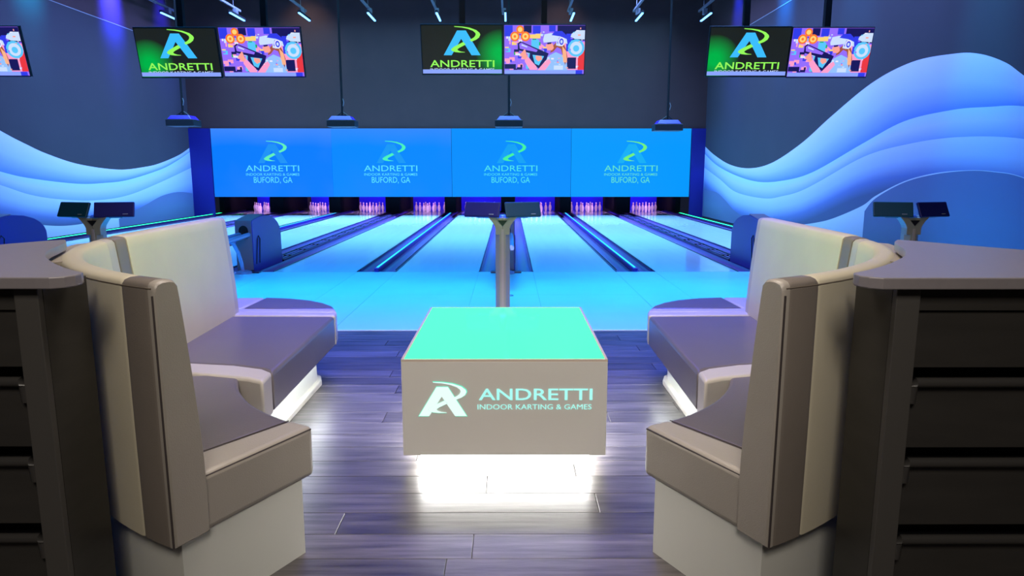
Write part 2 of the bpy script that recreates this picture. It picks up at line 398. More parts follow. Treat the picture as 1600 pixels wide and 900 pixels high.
for i, (c, t) in enumerate(capn):
    e = empty('lit_divider', (c, FOUL, -.1), 'flat lane divider with a glowing strip along its cap, %s' % t, 'lane divider', 'lit lane dividers')
    edge = i in (0, 4)
    bx('divider_bed', M['rail'], e, c - .255, c + .255, FOUL, 23.2, -.14, -.095)
    if i != 0: gutter(e, c - .145, .205)
    if i != 4: gutter(e, c + .145, .205)
    cp = bx('cap', M['hood'] if not edge else M['rail'], e, c - .034, c + .034, FOUL - .01, 22.9, -.09, .05, bevel=.012)
    led = M['led_green'] if edge else M['led_cyan']
    bx('light_strip', led, cp, c - (.018 if edge else .011), c + (.018 if edge else .011), FOUL + .06, 22.7, .0485, .054)
    for s_ in (-1, 1):
        if (i == 0 and s_ < 0) or (i == 4 and s_ > 0): continue
        bx('edge_rail', M['rail'], e, c + s_ * .2555 - .004, c + s_ * .2555 + .004, FOUL, 22.9, -.05, .010)
        G().tube([(c + s_ * .235, FOUL + .12, .012), (c + s_ * .235, 22.4, .012)], .008, 6).build('bumper_rail', M['dark'], e)

# ------------------------------------------------------------------ pin decks
for i, (a, b) in enumerate(edges):
    c = (a + b) / 2
    e = empty('pin_pit', (c, 22.0, 0), 'dark blue lit pit curtain closing the %s lane from the left behind its pins' % NUM[i], 'pit curtain', 'pit curtains')
    bx('curtain', mat('pit_curtain', (.012, .012, .8), .7), e, a - .12, b + .12, BACKY + .16, BACKY + .20, -.05, .9)
    bx('pit_deck', M['dark'], e, a + .01, b - .01, 23.37, BACKY + .15, -.1, -.02)
for k, x in enumerate([XL] + [X0 + n * .5 * PW for n in range(-4, 3)] + [XR]):
    cap_ = (k % 2 == 0)
    hw = .16 if cap_ else .20
    x0, x1 = x - hw, x + hw
    if k == 0: x0 = x + .02
    if k == 8: x1 = x - .02
    tag(bx('kickback', M['matteblack'], None, x0, x1, MASK + .5, 23.35, .06, .62),
        'black upright partition between the pin decks, %s from the left' % (['first', 'second', 'third', 'fourth', 'fifth', 'sixth', 'seventh', 'eighth', 'ninth'][k]), 'partition', 'pin deck partitions')
for i, (a, b) in enumerate(edges):
    c = (a + b) / 2
    l = area('pin_deck_light', (c, 21.2, .78), (c, 22.7, .05), .95, .1, 12.0, (.80, .40, 1), 130)
    l2 = area('curtain_light', (c, 23.0, .8), (c, 23.6, .35), .95, .1, 4.2, (.03, .03, 1), 150)
PH = .285
prof = [(.0, 0), (.030, 0), (.036, .012), (.052, .07), (.058, .11), (.052, .15), (.034, .185), (.022, .21), (.0195, .228), (.026, .25), (.025, .268), (.014, .282), (.0, PH)]
pr = G().lathe([(max(r_ * .84, .0005), z) for r_, z in prof], 12)
POS = [(0, 0, 'headpin at the front'), (-.5, 1, 'left pin of the second row'), (.5, 1, 'right pin of the second row'),
       (-1, 2, 'left pin of the third row'), (0, 2, 'middle pin of the third row'), (1, 2, 'right pin of the third row'),
       (-1.5, 3, 'far left pin of the back row'), (-.5, 3, 'left middle pin of the back row'), (.5, 3, 'right middle pin of the back row'), (1.5, 3, 'far right pin of the back row')]
p0 = pr.build('bowling_pin', M['whiteplastic'], None, smooth=True, local=True)
collar = G().lathe([(.0180, .216), (.0205, .217), (.0205, .226), (.0180, .227)], 12).build('neck_band', mat('pin_band', (.75, .02, .05), .35), p0, smooth=True, local=True)
firstpin = True
for i, (a, b) in enumerate(edges):
    c = (a + b) / 2
    for (dx, row, t) in POS:
        if firstpin: o = p0; firstpin = False
        else:
            o = p0.copy(); C.objects.link(o); q = collar.copy(); C.objects.link(q); q.parent = o
        o.location = (c + dx * .3048, 22.05 + row * .264, .0015)
        tag(o, 'white bowling pin, %s, %s lane from the left' % (t, NUM[i]), 'bowling pin', 'bowling pins')

# ------------------------------------------------------------------ lettering and emblem
def text_mesh(s, x0, x1, z0, z1, y, bold=0):
    cu = bpy.data.curves.new('t', 'FONT'); cu.body = s; cu.size = 1; cu.resolution_u = 3; cu.offset = bold
    o = bpy.data.objects.new('t', cu); C.objects.link(o)
    dg = bpy.context.evaluated_depsgraph_get(); me = bpy.data.meshes.new_from_object(o.evaluated_get(dg))
    vs = [v.co.copy() for v in me.vertices]; fs = [tuple(p.vertices) for p in me.polygons]
    bpy.data.objects.remove(o); bpy.data.curves.remove(cu); bpy.data.meshes.remove(me)
    ax, bx_ = min(v.x for v in vs), max(v.x for v in vs); az, bz = min(v.y for v in vs), max(v.y for v in vs)
    if ',' in s: az = 0
    return [(x0 + (v.x - ax) / (bx_ - ax) * (x1 - x0), y, z0 + (v.y - az) / (bz - az) * (z1 - z0)) for v in vs], fs
def text_obj(name, s, m, parent, x0, x1, z0, z1, y, bold=0, cut=None):
    vs, fs = text_mesh(s, x0, x1, z0, z1, y, bold)
    gap = (x1 - x0) / len(s) * .34
    order = sorted(range(len(fs)), key=lambda k: min(vs[i][0] for i in fs[k]))
    groups = []; mx = None
    for k in order:
        a = min(vs[i][0] for i in fs[k]); b = max(vs[i][0] for i in fs[k])
        if mx is None or (a > mx + gap and ' ' in s): groups.append([]); mx = b
        groups[-1].append(k); mx = max(mx, b)
    for gr in groups:
        used = sorted({i for k in gr for i in fs[k]}); ix = {v: n for n, v in enumerate(used)}
        g = G(); g.add([vs[i] for i in used], [tuple(ix[i] for i in fs[k]) for k in gr]); g.build(name, m, parent, local=True)
# emblem in pixel units of one screen, A spans 370..655 x 155..335
A_OUT = [[(370, 335), (432, 335), (470, 275), (508, 215), (508, 155), (478, 155)], [(508, 155), (508, 215), (585, 335), (655, 335), (545, 155)]]
SW_UP = ([(458, 124), (520, 127), (575, 135), (625, 152), (650, 172), (655, 186), (645, 206), (622, 222), (585, 236)],
         [(458, 129), (515, 134), (560, 143), (598, 157), (617, 172), (620, 184), (613, 198), (598, 210), (573, 221)])
SW_LO = ([(523, 238), (485, 256), (448, 275), (428, 291), (434, 303), (455, 311), (490, 315), (535, 314)],
         [(543, 256), (515, 270), (492, 281), (478, 291), (480, 298), (490, 303), (505, 308), (535, 312)])
def emblem(parent, cx, cz, w, y, mA, mS, mO=None):
    s = w / 285.0; T = lambda p: (cx + (p[0] - 512) * s, cz - (p[1] - 235) * s)
    g = G()
    for poly in A_OUT:
        q = [T(p) for p in poly]; g.add([(a, y, b) for a, b in q], [tuple(range(len(q)))])
    a = g.build('emblem_letter', mA, parent, local=True)
    g = G()
    for (o_, i_) in (SW_UP, SW_LO):
        n = len(o_); q = [T(p) for p in o_] + [T(p) for p in i_]
        g.add([(p[0], y - .002, p[1]) for p in q], [(k, k + 1, n + k + 1, n + k) for k in range(n - 1)])
    b = g.build('emblem_swoosh', mS, parent, local=True)
    return a, b

# ------------------------------------------------------------------ masking panels (lit picture wall over the pins)
def mask_mat(k):
    m = bpy.data.materials.new('projected_blue_picture'); m.use_nodes = True; nt = m.node_tree; b = nt.nodes['Principled BSDF']
    b.inputs['Base Color'].default_value = (.006, .008, .02, 1); b.inputs['Roughness'].default_value = .8; b.inputs['Specular IOR Level'].default_value = .08
    tc = nt.nodes.new('ShaderNodeTexCoord'); n = nt.nodes.new('ShaderNodeTexNoise'); n.inputs['Scale'].default_value = .55; n.inputs['Detail'].default_value = 2
    sp = nt.nodes.new('ShaderNodeSeparateXYZ'); nt.links.new(tc.outputs['Object'], sp.inputs[0]); nt.links.new(tc.outputs['Object'], n.inputs['Vector'])
    mr = nt.nodes.new('ShaderNodeMapRange'); mr.inputs[1].default_value = .4; mr.inputs[2].default_value = 1.05; mr.inputs[3].default_value = 0; mr.inputs[4].default_value = .55
    nt.links.new(sp.outputs[2], mr.inputs[0])
    ad = nt.nodes.new('ShaderNodeMath'); ad.operation = 'MULTIPLY_ADD'; ad.inputs[1].default_value = .5; nt.links.new(n.outputs[0], ad.inputs[0]); nt.links.new(mr.outputs[0], ad.inputs[2])
    cr = nt.nodes.new('ShaderNodeValToRGB'); nt.links.new(ad.outputs[0], cr.inputs[0])
    e = cr.color_ramp.elements
    base = [(2, 124, 255), (0, 136, 255), (0, 142, 255), (0, 154, 255)][k]; hi = [(66, 138, 255), (52, 138, 255), (6, 144, 255), (10, 154, 252)][k]
    e[0].position = .25; e[0].color = srgb(*base); e[1].position = .75; e[1].color = srgb(*hi)
    nt.links.new(cr.outputs[0], b.inputs['Emission Color']); b.inputs['Emission Strength'].default_value = .97
    return m
MW = (MX1 - MX0) / 4; MZ0, MZ1 = .545, 2.46
txt = [glow('lettering_cyan', srgb(90, 222, 255)), glow('lettering_aqua', srgb(88, 226, 248)), glow('lettering_teal', srgb(72, 224, 225)), glow('lettering_green', srgb(92, 225, 190))]
swo = [glow('swoosh_a', srgb(96, 240, 176)), glow('swoosh_b', srgb(70, 240, 180)), glow('swoosh_c', srgb(64, 240, 150)), glow('swoosh_d', srgb(110, 240, 110))]
ltr = [glow('faint_letter_a', srgb(20, 142, 240)), glow('faint_letter_b', srgb(10, 148, 240)), glow('faint_letter_c', srgb(0, 158, 240)), glow('faint_letter_d', srgb(6, 172, 240))]
for k in range(4):
    c = MX0 + (k + .5) * MW
    e = empty('masking_panel', (c, MASK, (MZ0 + MZ1) / 2), 'glowing blue picture panel above the pins, %s of the four' % ['leftmost', 'second from the left', 'third from the left', 'rightmost'][k], 'panel', 'picture panels above the pins')
    bx('board', mask_mat(k), e, c - MW / 2 + .006, c + MW / 2 - .006, MASK, MASK + .05, MZ0, MZ1)
    dx = .17 - .015 * k if k < 2 else (-.03 if k == 2 else .07)
    px = 20.1 / 1100
    cx_ = ((427, 611, 798, 985.5)[k] - 796) * px - c + .0
    zz = lambda y: (EYE - MASK * tan(TH + atan((y - 450) / F))) - (MZ0 + MZ1) / 2
    emblem(e, cx_ + .02, zz(238.5), 46 * px, -.012, ltr[k], swo[k])
    text_obj('name_lettering', 'ANDRETTI', txt[k], e, cx_ - 41.5 * px, cx_ + 41.5 * px, zz(267.5), zz(258.5), -.012, .0)
    text_obj('tagline_lettering', 'INDOOR KARTING & GAMES', txt[k], e, cx_ - 41.5 * px, cx_ + 41.5 * px, zz(274.5), zz(270.5), -.012, .002)
    text_obj('town_lettering', 'BUFORD, GA', txt[k], e, cx_ - 30 * px, cx_ + 30 * px, zz(285.5), zz(276.5), -.012, .002)

# ------------------------------------------------------------------ ceiling-hung projectors
PROJ = [(-6.85, 188, 'first from the left'), (-3.51, 189, 'second from the left'), (-.01, 189, 'third from the left'), (3.33, 195, 'rightmost')]
for i, (x, py, t) in enumerate(PROJ):
    z = EYE - 15.2 * tan(TH + atan((py - 450) / F))
    e = empty('projector', (x, 15.2, z), 'black projector on a long thin ceiling pole above the lanes, %s' % t, 'projector', 'projectors over the lanes')
    s = -1 if i < 2 else 1
    g = G().box(x - .29, x + .29, 15.0, 15.4, z - .13, z + .01); g.build('housing', M['dark'], e, .012)
    top = G().hull2([(x - .25, 15.0, z + .01), (x + .25, 15.0, z + .01), (x + .25, 15.4, z + .01), (x - .25, 15.4, z + .01)],
                    [(x - .19, 15.04, z + .09), (x + .19, 15.04, z + .09), (x + .19, 15.36, z + .09), (x - .19, 15.36, z + .09)]).build('top_cover', M['hood'], e, .006)  # blue light falling on the cover is put into its colour
    G().tube([(x + .16, 15.4, z - .05), (x + .16, 15.47, z - .05)], .05, 12).build('lens', M['steel'], e, smooth=True)
    g = G().box(x - .09, x + .09, 15.1, 15.3, z + .09, z + .115)
    g.tube([(x - .12, 15.2, z + .10), (x, 15.2, z + .19), (x + .12, 15.2, z + .10)], .014, 6).build('ceiling_bracket', M['blackmetal'], e)
    G().tube([(x, 15.2, z + .12), (x, 15.2, ZT)], .024, 8).build('pole', M['blackmetal'], e, smooth=True)
    G().tube([(x + .03, 15.17, z + .45), (x + .05, 15.16, z + .38), (x + .03, 15.17, z + .30)], .008, 5).build('cable_loop', M['greymetal'], e)

# ------------------------------------------------------------------ blue light bars on tracks
def ztop(y, py): return EYE - y * tan(TH + atan((py - 450) / F))
for n in range(-5, 4):
    x = -.10 + n * 1.70
    t = ['leftmost', 'second from the left', 'third from the left', 'fourth from the left', 'fifth from the left', 'sixth from the left', 'seventh from the left', 'eighth from the left', 'rightmost'][n + 5]
    e = empty('light_track', (x, 17.0, 5.45), 'slim grey ceiling track hanging over the lanes, %s of nine' % t, 'lighting track', 'lighting tracks')
    bx('track_rail', M['greymetal'], e, x - .10, x - .05, 13.0, 19.2, 5.34, 5.39)
    for yy in (13.5, 18.75):
        G().tube([(x - .075, yy, 5.39), (x - .075, yy, ZT)], .006, 5).build('hanger_wire', M['greymetal'], e)
    G().tube([(x - .14, 16.2, 5.25), (x - .04, 16.5, 5.28)], .05, 8).build('spot_head', M['greymetal'], e, smooth=True)
    e = empty('light_bar', (x, 18.78, 5.14), 'glowing blue tube light hanging under its track end, %s of nine' % t, 'light', 'blue tube lights')
    bx('bar_housing', M['dark'], e, x - .03, x + .03, 18.28, 19.28, 5.15, 5.20)
    bx('tube', M['led_bar'], e, x - .022, x + .022, 18.30, 19.26, 5.125, 5.152)
    bx('yoke', M['greymetal'], e, x - .085, x + .012, 18.70, 18.84, 5.20, 5.339)
# ------------------------------------------------------------------ televisions
scr = {k: glow('screen_' + k, c, s_) for k, (c, s_) in dict(black=((.012, .014, .013), 1), green=(srgb(0, 185, 70), .9), logo=(srgb(60, 190, 255), 1), lime=(srgb(150, 250, 90), 1),
    band=(srgb(140, 165, 255), 1), blue=(srgb(50, 60, 235), 1), violet=(srgb(150, 110, 255), 1), pink=(srgb(255, 160, 205), 1), white=(srgb(235, 235, 255), 1), orange=(srgb(255, 120, 40), 1),
    navy=(srgb(25, 20, 90), 1), cyan=(srgb(90, 200, 255), 1), skin=(srgb(255, 165, 150), 1), hair=(srgb(165, 85, 60), 1), shirt=(srgb(150, 195, 255), 1), red=(srgb(235, 55, 60), 1), bright=(srgb(205, 225, 255), 1), yellow=(srgb(255, 215, 120), 1)).items()}
def green_screen():
    m = bpy.data.materials.new('screen_black_green'); m.use_nodes = True; nt = m.node_tree; b = nt.nodes['Principled BSDF']
    b.inputs['Base Color'].default_value = (.01, .01, .01, 1); b.inputs['Roughness'].default_value = .2
    tc = nt.nodes.new('ShaderNodeTexCoord'); mp = nt.nodes.new('ShaderNodeMapping'); gr = nt.nodes.new('ShaderNodeTexGradient'); gr.gradient_type = 'SPHERICAL'
    mp.inputs['Scale'].default_value = (3.2, 1, 3.4)
    nt.links.new(tc.outputs['Object'], mp.inputs[0]); nt.links.new(mp.outputs[0], gr.inputs[0])
    cr = nt.nodes.new('ShaderNodeValToRGB'); nt.links.new(gr.outputs[0], cr.inputs[0]); e = cr.color_ramp.elements
    e[0].color = (.012, .015, .012, 1); e[0].position = .05; e[1].color = srgb(0, 180, 70); e[1].position = .8
    nt.links.new(cr.outputs[0], b.inputs['Emission Color']); b.inputs['Emission Strength'].default_value = 1
    return m, mp
def disc(g, cx, cz, r, y, n=16, rz=None):
    rz = rz or r; g.add([(cx + r * cos(2 * pi * k / n), y, cz + rz * sin(2 * pi * k / n)) for k in range(n)], [tuple(range(n))])
def poly(g, pts, y, T): g.add([(T(p)[0], y, T(p)[1]) for p in pts], [tuple(range(len(pts)))])
def arcade_picture(parent):
    """flat on-screen picture: a person in a headset aiming a toy blaster in front of colourful arcade games"""
    names = ['navy', 'violet', 'pink', 'orange', 'white', 'blue', 'cyan', 'skin', 'hair', 'shirt', 'red', 'bright', 'yellow', 'band', 'black', 'green']
    ix = {n_: i for i, n_ in enumerate(names)}
    T = lambda p: ((p[0] - 1152) / 624 * .955, -(p[1] - 290) / 365 * .558)    # source pixels of the enlarged screen
    g = G(); y = -.004
    def P_(c, pts, k): g.cur = ix[c]; poly(g, pts, -.018 - k * .0004, T)
    def rect(c, a, b, c2, d, k): P_(c, [(a, b), (c2, b), (c2, d), (a, d)], k)
    rect('violet', 840, 108, 1464, 472, 0)
    rnd = random.Random(3)
    for q in range(90):
        x = rnd.uniform(842, 1150); yy = rnd.uniform(150, 430); ww = rnd.uniform(10, 44); hh = rnd.uniform(8, 34)
        rect(rnd.choice(['pink', 'pink', 'white', 'blue', 'cyan', 'violet', 'bright', 'navy', 'pink', 'yellow', 'green']), x, yy, min(x + ww, 1170), min(yy + hh, 438), 1 + q * .01)
    rect('blue', 842, 110, 905, 190, 2.2); rect('navy', 990, 110, 1050, 165, 2.2); rect('blue', 1060, 112, 1120, 170, 2.2); rect('cyan', 1050, 215, 1110, 300, 2.3); rect('violet', 1125, 110, 1250, 240, 2.3)
    rect('blue', 1185, 110, 1235, 155, 2.4); rect('navy', 1250, 110, 1464, 220, 2.3); rect('pink', 1300, 230, 1464, 438, 2.4); rect('blue', 1320, 170, 1370, 300, 2.5); rect('red', 1415, 290, 1464, 438, 2.6)
    rect('navy', 1330, 345, 1400, 430, 2.7); rect('navy', 842, 395, 930, 430, 2.7); rect('yellow', 1040, 175, 1120, 205, 2.7)
    def D(c, cx, cy, r, k, r2=None):
        g.cur = ix[c]; a, b = T((cx, cy)); disc(g, a, b, r / 624 * .955, -.018 - k * .0004, 18, (r2 or r) / 365 * .558)
    D('orange', 962, 140, 30, 3); D('yellow', 962, 140, 18, 3.2)
    for cx in (922, 1003): D('orange', cx, 190, 36, 3.4); D('yellow', cx, 190, 24, 3.6); D('orange', cx, 190, 10, 3.8)
    D('cyan', 1398, 275, 65, 3); D('bright', 1398, 275, 48, 3.2); D('cyan', 1398, 278, 24, 3.4)
    P_('bright', [(1360, 170), (1400, 145), (1462, 145), (1462, 212), (1385, 208), (1352, 192)], 3.3)
    # person
    P_('shirt', [(1110, 430), (1140, 380), (1190, 330), (1240, 305), (1300, 330), (1330, 390), (1335, 440), (1100, 440)], 5)
    P_('pink', [(1100, 440), (1150, 375), (1190, 355), (1205, 380), (1160, 440)], 5.3)
    P_('hair', [(1196, 312), (1212, 262), (1240, 236), (1292, 225), (1318, 280), (1332, 340), (1316, 405), (1300, 345), (1280, 282), (1250, 268), (1222, 300)], 5.6)
    P_('skin', [(1160, 250), (1215, 240), (1225, 275), (1210, 292), (1175, 290)], 6)
    P_('bright', [(1140, 215), (1150, 175), (1200, 165), (1260, 175), (1320, 195), (1330, 245), (1300, 235), (1270, 262), (1240, 255), (1245, 225), (1190, 232), (1145, 235)], 6.4)
    P_('blue', [(1205, 180), (1230, 152), (1285, 150), (1330, 190), (1325, 210), (1275, 190)], 6.6)
    P_('blue', [(1250, 240), (1262, 200), (1290, 190), (1300, 205), (1276, 215), (1270, 250)], 6.8)
    # blaster and arms
    P_('navy', [(945, 240), (965, 225), (1185, 315), (1180, 330), (1160, 345), (945, 290)], 7)
    P_('violet', [(955, 245), (972, 235), (1100, 290), (1090, 305), (960, 280)], 7.2)
    P_('bright', [(975, 246), (1020, 264), (1018, 272), (972, 256)], 7.4)
    P_('navy', [(1040, 310), (1180, 325), (1170, 360), (1110, 428), (1075, 405), (1035, 345)], 6.9)
    P_('cyan', [(1060, 325), (1150, 335), (1110, 405), (1078, 390)], 7.1)
    P_('skin', [(1085, 330), (1130, 335), (1135, 360), (1105, 375), (1085, 355)], 7.3)
    P_('skin', [(965, 320), (1000, 280), (1010, 310), (1020, 345), (1000, 360), (975, 340)], 7.6)
    P_('pink', [(1000, 350), (1022, 338), (1090, 410), (1100, 438), (1040, 438), (1000, 375)], 7.5)
    for q in range(70):
        x = rnd.uniform(1120, 1440); yy = rnd.uniform(112, 425); ww = rnd.uniform(5, 22); hh = rnd.uniform(4, 16)
        if 1140 < x < 1330 and yy < 330: continue
        rect(rnd.choice(['pink', 'white', 'blue', 'cyan', 'violet', 'bright', 'shirt', 'skin']), x, yy, x + ww, yy + hh, 5.4 + q * .002)
    for q in range(9):
        x = 1296 + q * 3.4; P_('yellow' if q % 3 == 0 else 'skin', [(x - 6, 262 + q * 4), (x - 3, 262 + q * 4), (x + 8, 380), (x + 5, 382)], 5.8)
    D('white', 1283, 228, 26, 6.9, 34); D('blue', 1283, 228, 17, 7.0, 24); D('bright', 1283, 228, 9, 7.1, 13)
    P_('navy', [(1170, 236), (1205, 232), (1203, 244), (1176, 248)], 6.9)
    rect('bright', 1228, 405, 1300, 436, 7.6)
    rect('band', 842, 440, 1452, 468, 8)
    rect('blue', 1400, 440, 1452, 468, 8.2); rect('navy', 840, 468, 1464, 474, 8.1)
    return g.build('arcade_picture', [scr[n_] for n_ in names], parent, local=True)
def television(px, py, kind, label, gx):
    x = (px - 796) / 1100 * 8.5
    y = 8.75; z = ztop(y, py)
    e = empty('television', (x, y, z), label, 'television', 'hanging televisions')
    W, H = .486, .290
    d = G().box(-W, W, -.014, .03, -H, H).build('display', M['dark'], e, .004, local=True)
    d.rotation_euler = (R(13), 0, 0)
    if kind == 'logo':
        m, mp = green_screen(); mp.inputs['Location'].default_value = (gx[0] * -3.2, 0, gx[1] * -3.4)
        G().add([(-.474, -.0165, -.275), (.474, -.0165, -.275), (.474, -.0165, .275), (-.474, -.0165, .275)], [(0, 1, 2, 3)]).build('screen', m, d, local=True)
        emblem(d, .0, .095, .44, -.0185, scr['logo'], scr['lime'])
        text_obj('name_lettering', 'ANDRETTI', scr['lime'], d, -.385, .385, -.195, -.115, -.0185, .012)
        text_obj('tagline_lettering', 'INDOOR KARTING & GAMES', scr['bright'], d, -.385, .385, -.242, -.208, -.0180, .002)
        G().add([(-.474, -.0195, -.268), (.474, -.0195, -.268), (.474, -.0195, -.222), (-.474, -.0195, -.222)], [(0, 1, 2, 3)]).build('ticker_band', scr['band'], d, local=True)
    else: arcade_picture(d)
    bx('ceiling_pole', M['blackmetal'], e, x - .035, x + .035, y + .10, y + .17, z - .05, ZT)
    bx('mount_plate', M['blackmetal'], e, x - .12, x + .12, y + .035, y + .10, z - .12, z + .12)
television(-12, 81, 'arcade', 'television cut off by the left picture edge, showing the arcade picture', None)
television(286, 83, 'logo', 'television with the blue and lime emblem, left one of the left hanging pair', (-.36, -.12))
television(415, 82, 'arcade', 'television with the arcade picture, right one of the left hanging pair', None)
television(723, 78, 'logo', 'television with the blue and lime emblem, left one of the middle hanging pair', (.46, -.04))
television(850, 78, 'arcade', 'television with the arcade picture, right one of the middle hanging pair', None)
television(1165, 81, 'logo', 'television with the blue and lime emblem, left one of the right hanging pair', (-.40, -.08))
television(1291, 82, 'arcade', 'television with the arcade picture, right one of the right hanging pair', None)

# ------------------------------------------------------------------ ball returns
def ball_return(n, label):
    c = X0 + n * PW
    e = empty('ball_return', (c, FOUL, 0), label, 'ball return', 'ball returns at the foul line')
    y0 = FOUL - .03
    side = [(FOUL + .005, -.094), (FOUL + .005, .0), (y0, .0), (y0, .66), (y0 + .03, .675)]
    side += [(y0 + .03 + .42 * t, .675 + .04 * sin(t * pi / 2)) for t in (.33, .66, 1)]
    side += [(y0 + .45 + .68 * sin(a), .715 - .30 * (1 - cos(a)) - 0) for a in [R(v) for v in (20, 40, 55, 70, 82, 90)]]
    side += [(y0 + 1.14, -.094)]
    G().prism_x(side, c - .104, c + .104).build('core', M['dark'], e)
    for s_ in (-1, 1):
        a, b = (c + s_ * .100, c + s_ * .113)
        h = G().prism_x(side, min(a, b), max(a, b)).build('side_shell', M['hood'], e, .003)
        G().tube([(c + s_ * .115, y0 + .08, .10), (c + s_ * .115, y0 + .16, .42), (c + s_ * .115, y0 + .20, .46), (c + s_ * .115, y0 + .25, .42), (c + s_ * .115, y0 + .20, .10)], .008, 6).build('side_handle', M['dark'], h)
    G().hull2([(c - .10, y0 - .006, .66), (c + .10, y0 - .006, .66), (c + .10, y0 + .45, .722), (c - .10, y0 + .45, .722)],
              [(c - .10, y0 - .006, .672), (c + .10, y0 - .006, .672), (c + .10, y0 + .45, .732), (c - .10, y0 + .45, .732)]).build('top_shell', M['hoodfront'], e)
    # front plate with a round-topped mouth
    g = G(); zc, rr = .545, .062
    N = 12; arch = [(c + rr * cos(pi * k / N), zc + rr * 1.05 * sin(pi * k / N)) for k in range(N + 1)]
    outer = [(c + .10, .49)] + []
    inner = [(c + rr, .49)] + arch + [(c - rr, .49)]
    out = [(c + .104, .49)] + [(c + .104 * max(-1, min(1, 1.5 * cos(pi * k / N))), .545 + (.662 - .545) * min(1, 1.6 * sin(pi * k / N))) for k in range(N + 1)] + [(c - .104, .49)]
    vs = [(x, yy, z) for yy in (y0 - .012, y0) for (x, z) in inner + out]; n_ = len(inner); fs = []
    for k in range(n_ - 1):
        fs.append((k, k + 1, n_ + k + 1, n_ + k)); fs.append((2 * n_ + k, 2 * n_ + n_ + k, 2 * n_ + n_ + k + 1, 2 * n_ + k + 1)); fs.append((k, k + 1, 2 * n_ + k + 1, 2 * n_ + k))
        fs.append((n_ + k, n_ + k + 1, 3 * n_ + k + 1, 3 * n_ + k))
    g.add(vs, fs); g.box(c - .104, c + .104, y0 - .012, y0, .03, .49)
    g.build('front_plate', M['hoodfront'], e)
    bx('base_plate', M['rail'], e, c - .20, c + .20, y0 - .10, y0 + .02, 0, .02, bevel=.008)
    # rack of rails reaching toward the players
    for s_ in (-1, 1):
        G().tube([(c + s_ * .062, y0 + .02, .492), (c + s_ * .066, y0 - .8, .475), (c + s_ * .066, y0 - 1.35, .47)], .030, 10).build('rack_rail', M['steel'], e, smooth=True)
    bx('rack_cradle', M['rail'], e, c - .055, c + .055, y0 - 1.35, y0 - .01, .445, .462)
    G().tube([(c, y0 - .45, .45), (c, y0 - .36, .41), (c, y0 - .22, .28), (c, y0 - .14, .14), (c, y0 - .10, .02)], .024, 10).build('rack_leg', M['steel'], e, smooth=True)
    G().lathe([(.001, .0), (.12, .0), (.10, .03), (.03, .045), (.001, .046)], 20, (c + .0, y0 - .10, .0)).build('leg_foot', M['steel'], e, smooth=True)
ball_return(-2, 'blue plastic ball return hood at the far left, above the grey counter')
ball_return(-1, 'blue ball return hood with open mouth and steel rails, right of the left sofa back')
ball_return(0, 'ball return standing hidden behind the middle scoring stand')
ball_return(1, 'blue ball return hood with rounded top, left of the right sofa back')

# ------------------------------------------------------------------ scoring stands with twin tablets
def scoring_stand(n, label):
    c = X0 + n * PW - .012; y = 5.9
    if n == 1: c += .03
    e = empty('scoring_stand', (c, y, 0), label, 'scoring stand', 'scoring stands')
    bx('base_plate', M['stand'], e, c - .13, c + .13, y - .12, y + .12, 0, .015, bevel=.005)
    # post: hexagonal with a pale centre rib
    g = G(); hw = .060
    g.prism([(c - hw, y - .01), (c - .025, y - .045), (c + .025, y - .045), (c + hw, y - .01), (c + hw, y + .045), (c - hw, y + .045)], .01, .80)
    post = g.build('post', M['stand'], e, .003)
    bx('centre_rib', M['lightband'], post, c - .010, c + .010, y - .052, y - .044, .03, .84)
    # Y head
    L = [(-.060, .79), (-.060, .845), (-.068, .868), (-.092, .905), (-.128, .944), (-.055, .950), (-.046, .932)]
    g = G()
    g.prism_y([(c + a, z) for a, z in L] + [(c, .932), (c, .79)], y - .045, y + .045)
    g.prism_y([(c, .79), (c, .932)] + [(c - a, z) for a, z in L[::-1]], y - .045, y + .045)
    h = g.build('forked_head', M['stand'], e, .004)
    G().prism_y([(c - .040, .912), (c, .866), (c + .040, .912)], y - .052, y - .043).build('triangle_inlay', M['dark'], h)
    G().lathe([(.001, .0), (.040, .0), (.034, .014), (.02, .022), (.001, .025)], 16, (c, y, .933)).build('glass_puck', mat('puck_glass', (.1, .25, .7), .08, spec=.8), h, smooth=True)
    for s_ in (-1, 1):
        m_ = M['tabletskin'] if s_ > 0 else M['tabletskin2']
        if n != 0: m_ = M['tabletskin'] if s_ < 0 else M['tabletskin2']
        t = G().box(-.152, .152, -.012, .012, -.066, .066).build('tablet', m_, e, .008, 3, local=True)
        t.location = (s_ * .168, -.0, .998)
        t.rotation_euler = (Matrix.Rotation(R(16) * s_, 3, 'Z') @ Matrix.Rotation(R(-24), 3, 'X')).to_euler()
        bx('status_mark', M['mark'], t, .065, .105, -.0135, -.0118, -.046, -.041, local=True)
        t2 = G().box(-.05, .05, .0, .05, -.055, -.02).build('tilt_bracket', M['dark'], t, local=True)
M['tabletskin2'] = mat('tablet_shell_navy', (.008, .010, .16), .45)
M['mark'] = mat('small_white_print', (.45, .5, .55), .5)
scoring_stand(-1, 'scoring stand with two dark tablets rising behind the left sofa back')
scoring_stand(0, 'grey scoring stand with two dark tablets directly behind the glowing table')
scoring_stand(1, 'scoring stand with green and black tablets rising behind the right sofa back')
tag(G().rings([[(.006 + .028 * cos(a) + q[0] * cos(a), 7.39 + (.028 + q[0]) * sin(a), q[1]) for q in ((0, 0), (.01, 0), (.01, .006), (0, .006))] for a in [2 * pi * k / 20 for k in range(20)]], close=True).build('floor_grommet', M['greymetal']),
    'small round metal grommet in the cyan approach floor beside the middle scoring stand', 'grommet')

